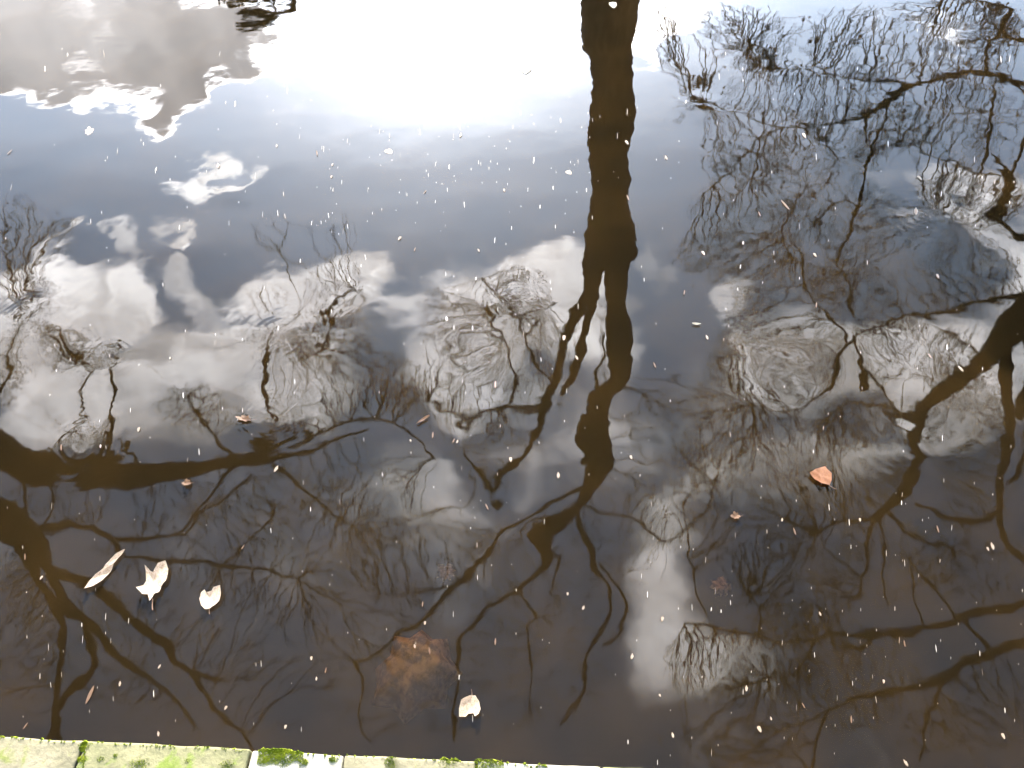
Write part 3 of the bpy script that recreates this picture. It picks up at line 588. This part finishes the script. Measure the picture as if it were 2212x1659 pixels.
RF.twigs([(1518, 190, 32, 15, 600), (1525, 243, 32, 16, 750), (1640, 130, 50, 40, 190), (1600, 70, 110, 70, 150), (1750, 190, 180, 70, 380), (1880, 90, 170, 90, 240), (2080, 100, 120, 110, 420), (2160, 60, 50, 50, 260), (1900, 270, 150, 60, 360), (2090, 260, 120, 80, 260), (1620, 330, 110, 80, 240), (1760, 350, 150, 60, 260), (1640, 470, 150, 80, 300), (1820, 480, 170, 80, 340),
          (2060, 450, 120, 90, 460), (2180, 430, 40, 60, 180), (1560, 560, 120, 60, 160), (1760, 590, 150, 50, 220), (1440, 80, 30, 80, 50), (1470, 200, 30, 80, 40)],
         .0038, bf=.7, jit=.4, dens=1.9, leaf=700, leaf_size=.04)

# --- pine far off behind the left bank: flat layered top
pd = sky_dir(560, 20); pY = 34.0; pt_ = mirrored(560, 20, pY / pd.y)
PB = Vector((pt_.x + .3, pY, .86))
pine = empty('pine_tree', PB, 'dark umbrella topped pine with layered crown standing far behind the left bank', 'tree')
tube('trunk', [(PB - Vector((0, 0, .2)), .38), (PB + Vector((.1, 0, 4)), .3), (Vector((pt_.x + .5, pY, pt_.z - 1.4)), .2), (Vector((pt_.x + .45, pY, pt_.z - .2)), .12)], M_bark, pine, sides=10)
T = []
def pm(px, py):
    d = sky_dir(px, py); return mirrored(px, py, pY / d.y)
def pj(px, py, k): return mirrored(px, py, pY / sky_dir(px, py).y * (1 + random.gauss(0, k)))
for i in range(10000):                       # thin arched top layer
    u = random.random(); px = 512 + u * 124; yc = 54 - 8 * u - 38 * u ** 2.2; th = 14 * min(1, (u * 6) ** .5)
    T.append(pj(px + random.gauss(0, 1), yc + random.uniform(-th, th * .8) + random.gauss(0, .8), .02))
for i in range(5000):                       # ragged lower layer
    u = random.random(); px = 466 + u * 88; yc = -2 + 18 * math.sin(u * 3.1) ** 2 * random.random()
    T.append(pj(px, yc + random.gauss(0, 3) - 9 * random.random(), .02))
for i in range(7000):
    T.append(pj(560 + random.gauss(0, 80), -80 + random.gauss(0, 18), .03))
leafcloud('needles', np.array([tuple(p) for p in T]), .075, M_needle, pine)
for (a, b) in [((600, -40), (640, 5)), ((600, -60), (530, -10)), ((602, -30), (520, 42)), ((602, -40), (585, 30))]:
    tube('branch', [(pm(*a), .09), (pm((a[0] + b[0]) / 2, (a[1] + b[1]) / 2 + 4), .07), (pm(*b), .04)], M_bark, pine, sides=6)

# ------------------------------------------------------------------ leaves on the water
def leaf_mesh(name, outline, m_, curl=.15, fold=.1, rings=4, seed=0):
    """outline: points in unit size; curl lifts the rim, fold creases along the midrib"""
    rs = random.Random(seed); out = []
    n0 = len(outline)
    for i in range(n0):
        a = Vector(outline[i] + (0,)) ; b = Vector(outline[(i + 1) % n0] + (0,))
        for k in range(3): out.append(a.lerp(b, k / 3))
    n = len(out); Vv = [Vector((0, 0, 0))]; Ff = []
    for r in range(1, rings + 1):
        for i, p in enumerate(out):
            f_ = r / rings; q = p * f_
            z = curl * (q.length ** 2) * (.6 + .6 * math.sin(i / n * 6.28 * 2 + seed)) + fold * abs(q.x) + .05 * math.sin(q.x * 9 + seed) * math.cos(q.y * 7 + seed)
            if fold < 0: z = curl * f_ ** 5 + .03 * math.sin(q.x * 5) * math.cos(q.y * 4)
            Vv.append(Vector((q.x, q.y, z)))
    for i in range(n): Ff.append((0, 1 + i, 1 + (i + 1) % n))
    for r in range(rings - 1):
        o_ = 1 + r * n
        for i in range(n): Ff.append((o_ + i, o_ + n + i, o_ + n + (i + 1) % n, o_ + (i + 1) % n))
    me = bpy.data.meshes.new(name); me.from_pydata([tuple(v) for v in Vv], [], Ff); me.polygons.foreach_set('use_smooth', [True] * len(Ff)); me.materials.append(m_); return me
MAPLE = [(0, 1), (.14, .62), (.3, .78), (.36, .5), (.72, .62), (.62, .34), (.98, .2), (.62, 0), (.66, -.3), (.3, -.3), (.08, -.62), (0, -.5), (-.08, -.62), (-.3, -.3), (-.66, -.3), (-.62, 0), (-.98, .2), (-.62, .34), (-.72, .62), (-.36, .5), (-.3, .78), (-.14, .62)]
OVAL = [(0, 1), (.2, .75), (.36, .4), (.42, 0), (.34, -.45), (.16, -.8), (0, -.95), (-.16, -.8), (-.34, -.45), (-.42, 0), (-.36, .4), (-.2, .75)]
LOBED = [(0, .8), (.3, .55), (.28, .3), (.6, .35), (.75, .05), (.5, -.1), (.55, -.45), (.25, -.4), (.15, -.7), (0, -.55), (-.3, -.75), (-.35, -.4), (-.7, -.35), (-.55, 0), (-.72, .3), (-.35, .3), (-.3, .6)]
CRUMP = [(-.75, .5), (-.5, .72), (-.35, .5), (.05, .55), (.2, .8), (.7, .85), (.8, .3), (.75, -.3), (.45, -.55), (.1, -.75), (-.25, -.8), (-.6, -.45), (-.82, .1)]
STAR = [(-.1, .45), (.12, .8), (.45, .85), (.62, .45), (.55, 0), (.35, -.2), (.3, -.5), (.1, -.5), (-.05, -.85), (-.2, -.5), (-.45, -.45), (-.75, -.15), (-.45, -.05), (-.35, .1), (-.45, .75), (-.2, .5)]
SHIELD = [(-.7, .5), (-.3, .55), (0, .62), (.35, .58), (.75, .5), (.72, -.1), (.4, -.45), (.05, -.65), (-.35, -.4), (-.7, 0)]
def leaf(px, py, size_px, rot, shape, kind, label, sx=1, curl=.2, fold=.1, z=.004, tilt=(0, 0), stem=True, seed=0, fore=True, cat='leaf', group=None, name='fallen_leaf', m_=None):
    p = on_plane(px, py, 0); dist = (p - Vector((0, 0, CAM_H))).length
    sz = size_px * .5 * dist * PXM; me = leaf_mesh(name, shape, m_ or M_leaf[kind], curl, fold, seed=seed)
    o = bpy.data.objects.new(name, me); COL.objects.link(o); o.location = (p.x, p.y, z + .004)
    fs = 1 / max(-view_dir(px, py).z, .3) if fore else 1
    o.rotation_euler = (R(tilt[0]), R(tilt[1]), R(rot)); o.scale = (sz * sx, sz * (fs ** .8), sz)
    tag(o, label, cat, group)
    if stem:
        y0 = min(q[1] for q in shape)
        v, f = [], []
        L = 5
        for i in range(L):
            u = i / (L - 1); c_ = Vector((.12 * u * u, y0 * .8 - .55 * u, .02 + .15 * u * u))
            for k in range(4): v.append(c_ + Vector((math.cos(k * 1.5708) * .025, 0, math.sin(k * 1.5708) * .025)))
        for i in range(L - 1):
            for k in range(4): f.append((i * 4 + k, i * 4 + (k + 1) % 4, i * 4 + 4 + (k + 1) % 4, i * 4 + 4 + k))
        st = mesh_obj('leaf_stem', v, f, M_leaf['brown'], o)
    return o
leaf(336, 1262, 82, 10, STAR, 'tan', 'large pale jagged leaf glaring in the sun, middle of the three by the left limbs', curl=.35, fold=.25, seed=2)
leaf(216, 1250, 56, -38, OVAL, 'tan', 'long pale leaf lying slantwise, lower half of the folded pair at left', sx=.85, curl=.25, seed=3, stem=False)
leaf(247, 1213, 46, -32, OVAL, 'tan', 'slim pale leaf touching the end of a broader one, upper right of the slanting pair', sx=.62, curl=.3, seed=4)
leaf(456, 1296, 50, 8, CRUMP, 'tan', 'small curled whitish leaf, rightmost of the three bright leaves at lower left', curl=.25, fold=.15, seed=5)
leaf(1016, 1528, 52, 172, CRUMP, 'tan', 'crumpled buff leaf floating near the bottom edge, right of the sunken amber leaf', curl=.3, fold=.2, seed=6)
leaf(1774, 1033, 54, 25, SHIELD, 'orange', 'orange red leaf floating alone amid the dark twigs on the right', curl=.18, fold=.15, seed=7)
leaf(1134, 149, 36, 0, SHIELD, 'pale', 'white glaring leaf left of the trunk reflection near the top', curl=.02, fold=.01, z=.0, seed=8, stem=False)
leaf(528, 907, 36, 80, LOBED, 'brown', 'small curled brown leaf with glinting rim below the looped branch reflection', sx=.6, curl=.4, seed=9)
leaf(914, 909, 30, -50, OVAL, 'brown', 'narrow brown leaf lying slantwise beside the dark knob reflection', sx=.5, curl=.3, seed=10, stem=False)
leaf(405, 1046, 22, 90, LOBED, 'brown', 'tiny brown leaf with a long stalk pointing right, above the left limb', curl=.5, seed=11)
leaf(1588, 1117, 24, 90, LOBED, 'brown', 'dull tiny leaf with a long stalk left of the gnarled limb reflection', curl=.5, seed=12)
leaf(1504, 702, 15, 85, OVAL, 'pale', 'glinting small leaf on the smooth water right of the trunk reflection', curl=.3, seed=13, stem=False)
leaf(840, 328, 20, 40, SHIELD, 'tan', 'small pinkish leaf scrap on the pale blue water above centre', curl=.02, fold=.01, z=-.003, seed=14, stem=False)
leaf(193, 283, 22, 20, LOBED, 'tan', 'faint pinkish leaf scrap under the big grey cloud at left', curl=.02, fold=.01, z=-.003, seed=15, stem=False)
leaf(1437, 31, 24, 10, SHIELD, 'tan', 'bright cream leaf right of the trunk reflection at the top edge', curl=.02, fold=.01, z=-.003, seed=16, stem=False)
leaf(1324, 11, 20, 0, SHIELD, 'pale', 'pale bluish leaf lying on the dark trunk reflection at the top', curl=.02, fold=.01, z=-.003, seed=17, stem=False)
leaf(1229, 373, 16, 30, SHIELD, 'tan', 'small peach leaf scrap left of the trunk reflection, level with its narrow part', curl=.02, fold=.01, z=-.003, seed=18, stem=False)
# leaves hanging below the surface
leaf(888, 1424, 205, 20, [(-.2, .95), (.1, .8), (.4, .9), (.55, .6), (.85, .5), (.8, .05), (.92, -.3), (.55, -.5), (.4, -.85), (0, -.72), (-.45, -.9), (-.6, -.5), (-.98, -.3), (-.8, .05), (-.75, .4), (-.4, .55)], 'tan', 'large blurred amber leaf sunk below the surface near the bottom centre', curl=-.6, fold=-.1, z=-.048, stem=False, seed=21, name='sunken_leaf', m_=M_sunk, fore=False)
leaf(1566, 1246, 62, -20, LOBED, 'orange', 'dim reddish leaf sunk under the twig reflections on the right', curl=-.3, fold=0, z=-.075, stem=False, seed=22, name='sunken_leaf', m_=M_sunk, fore=False)
leaf(960, 1208, 60, 50, LOBED, 'orange', 'very dim reddish leaf sunk deep left of the forked branch reflection', curl=-.3, fold=0, z=-.1, stem=False, seed=23, name='sunken_leaf', m_=M_sunk, fore=False)

# leaf scraps: flat torn bits, traced one by one
scraps = [(1737, 294, 10), (1696, 444, 14), (1978, 458, 13), (1986, 386, 8), (1640, 463, 7), (1605, 526, 7), (1760, 552, 8), (1763, 660, 8), (2075, 798, 9), (2025, 598, 8), (2008, 770, 6), (2143, 1181, 11), (2133, 1187, 7),
          (1070, 832, 11), (965, 690, 9), (1103, 994, 11), (935, 941, 10), (1206, 1028, 12), (1363, 989, 9), (1414, 790, 9), (1246, 774, 9), (1218, 731, 12), (980, 953, 7), (988, 955, 7), (887, 953, 6), (1052, 1096, 10),
          (597, 1014, 12), (300, 929, 9), (133, 968, 8), (218, 965, 6), (368, 775, 5), (195, 1502, 20), (260, 1478, 8), (673, 1423, 8), (704, 1449, 8), (684, 1467, 7), (488, 1530, 8), (525, 1183, 7), (345, 1441, 7), (90, 1249, 7),
          (55, 1204, 8), (343, 1586, 8), (617, 1571, 8), (56, 1569, 7), (1260, 1314, 9), (1226, 1284, 7), (1070, 1387, 10), (1365, 1419, 11), (1430, 1338, 10), (928, 1407, 11), (896, 1397, 8), (918, 1347, 8), (913, 1306, 8), (1453, 1589, 9), (1425, 1503, 6),
          (1716, 1149, 10), (1689, 1124, 7), (1857, 1124, 7), (2025, 1144, 9), (1612, 1488, 10), (1640, 1576, 12), (1838, 1555, 9), (1956, 1649, 10), (2166, 1591, 9), (1735, 1525, 7), (1665, 1553, 6), (1908, 1473, 7), (1953, 1391, 8), (1771, 1327, 7),
          (863, 516, 9), (896, 540, 6), (995, 293, 9), (716, 383, 6), (685, 332, 8), (598, 316, 6), (718, 357, 6), (21, 330, 6), (472, 359, 9), (1089, 412, 7), (918, 416, 6), (1034, 542, 7), (1519, 548, 9), (1478, 633, 8), (1439, 342, 8), (1354, 309, 9), (1356, 428, 9), (1527, 730, 9)]
ANCH = [(300, 300, 'under the big grey cloud at left'), (700, 340, 'on the pale water left of centre'), (1000, 450, 'on the grey water left of the trunk'), (1340, 350, 'over or beside the trunk reflection'),
        (1490, 650, 'on the smooth water right of the trunk'), (1700, 400, 'among the hanging twigs at upper right'), (2020, 380, 'among the upper right boughs'), (1980, 700, 'over the bright cloud at right'),
        (1250, 760, 'over the forking stems'), (1050, 840, 'in the swirl beside the forking stems'), (930, 950, 'beside the dark knob reflection'), (1250, 1010, 'around the lower bend of the trunk'), (500, 980, 'along the tip of the left limb'),
        (200, 950, 'above the left limb'), (70, 1220, 'over the left fork'), (250, 1520, 'near the mossy edge at lower left'), (640, 1480, 'between the lower left boughs and the amber leaf'), (900, 1370, 'over the sunken amber leaf'),
        (1240, 1300, 'under the lower fork of the alder'), (1420, 1380, 'on the pale cloud low right of centre'), (1660, 1530, 'among low twigs right of centre'), (1750, 1150, 'below the orange leaf'), (2100, 1170, 'at the right edge, below the gnarled limb'), (1900, 1420, 'over the low right boughs'), (2000, 1620, 'in the lower right corner')]
ORD = ['first', 'second', 'third', 'fourth', 'fifth', 'sixth', 'seventh', 'eighth', 'ninth', 'tenth', 'eleventh', 'twelfth']
own = [min(range(len(ANCH)), key=lambda k: math.hypot(q[0] - ANCH[k][0], q[1] - ANCH[k][1])) for q in scraps]
def scrap_label(i):
    mates = sorted([j for j in range(len(scraps)) if own[j] == own[i]], key=lambda j: scraps[j][0])
    if len(mates) == 1: return 'only leaf scrap ' + ANCH[own[i]][2]
    return ORD[mates.index(i)] + ' leaf scrap from left, ' + ANCH[own[i]][2]
m_scr = [leaf_mesh('leaf_scrap', SHIELD, M_leaf['tan'], .05, .05, rings=2, seed=1), leaf_mesh('leaf_scrap', OVAL, M_leaf['brown'], .1, .1, rings=2, seed=2), leaf_mesh('leaf_scrap', LOBED, M_leaf['tan'], .1, .05, rings=2, seed=3)]
for i, (px, py, s_) in enumerate(scraps):
    p = on_plane(px, py, 0); dist = (p - Vector((0, 0, CAM_H))).length; sz = s_ * .5 * dist * PXM
    o = bpy.data.objects.new('leaf_scrap', m_scr[i % 3]); COL.objects.link(o); o.location = (p.x, p.y, .004)
    o.rotation_euler = (0, 0, random.uniform(-.4, .4)); o.scale = (sz * .75, sz * 1.5 / max(-view_dir(px, py).z, .3) ** .9, sz * .4)
    tag(o, scrap_label(i), 'leaf scrap', 'leaf scraps scattered over the water')

# added slivers standing in for shake-streaked bubble glints, stretched up the view
def glint_mesh():
    Vv = [(0, -1, 0), (.5, -.45, .12), (.42, .5, .12), (0, 1, 0), (-.42, .5, .12), (-.5, -.45, .12), (0, 0, .25)]
    me = bpy.data.meshes.new('seed'); me.from_pydata(Vv, [], [(i, (i + 1) % 6, 6) for i in range(6)]); me.materials.append(M_glint); return me
sm = glint_mesh()
def glint_spot():
    r = random.random()
    if r < .30: return random.gauss(960, 220), random.gauss(340, 130)
    if r < .40: return random.uniform(1350, 2212), random.uniform(1150, 1650)
    return random.uniform(0, 2212), random.uniform(60, 1600)
cnt = 0
while cnt < 210:
    px, py = glint_spot()
    if py < 10 or py > 1650 or (py > 1570 + px * .0517 and px < 1300) or px < 3 or px > 2209: continue
    p = on_plane(px, py, 0); dist = (p - Vector((0, 0, CAM_H))).length; k = dist * PXM
    o = bpy.data.objects.new('seed', sm); COL.objects.link(o); o.location = (p.x, p.y, .002)  # added sliver in place of a bubble's streaked glint
    ln = random.uniform(3.5, 7.5); wd = random.choice((.5, .6, .8, 1.0, 1.5))
    o.rotation_euler = (0, 0, -math.atan2(p.x, p.y + 3.1) + random.gauss(0, .05)); o.scale = (k * wd, k * ln / max(-view_dir(px, py).z, .3), k * 2)
    tag(o, 'thin pale sliver standing in for a streaked bubble glint on the canal', 'seed', 'slivers standing in for streaked glints on the water'); cnt += 1
# finer slivers for the same streaked glints, too many to count
n = 380; Vv = []; Ff = []
for i in range(n):
    px, py = glint_spot()
    if (py > 1570 + px * .0517 and px < 1300) or py < 5 or py > 1655: continue
    p = on_plane(px, py, .0015); k = (p - Vector((0, 0, CAM_H))).length * PXM; a = -math.atan2(p.x, p.y + 3.1)
    l_ = Vector((-math.sin(a), math.cos(a), 0)) * k * random.uniform(1.5, 4) / max(-view_dir(px, py).z, .3); s_ = Vector((math.cos(a), math.sin(a), 0)) * k * random.uniform(.3, .6); q = len(Vv)
    Vv += [p - l_, p + s_ + Vector((0, 0, .001)), p + l_, p - s_ + Vector((0, 0, .001))]; Ff.append((q, q + 1, q + 2, q + 3))
tag(mesh_obj('floating_specks', Vv, Ff, M_glint, smooth=False), 'fine pale specks strewn over the canal water', 'specks', kind='stuff')
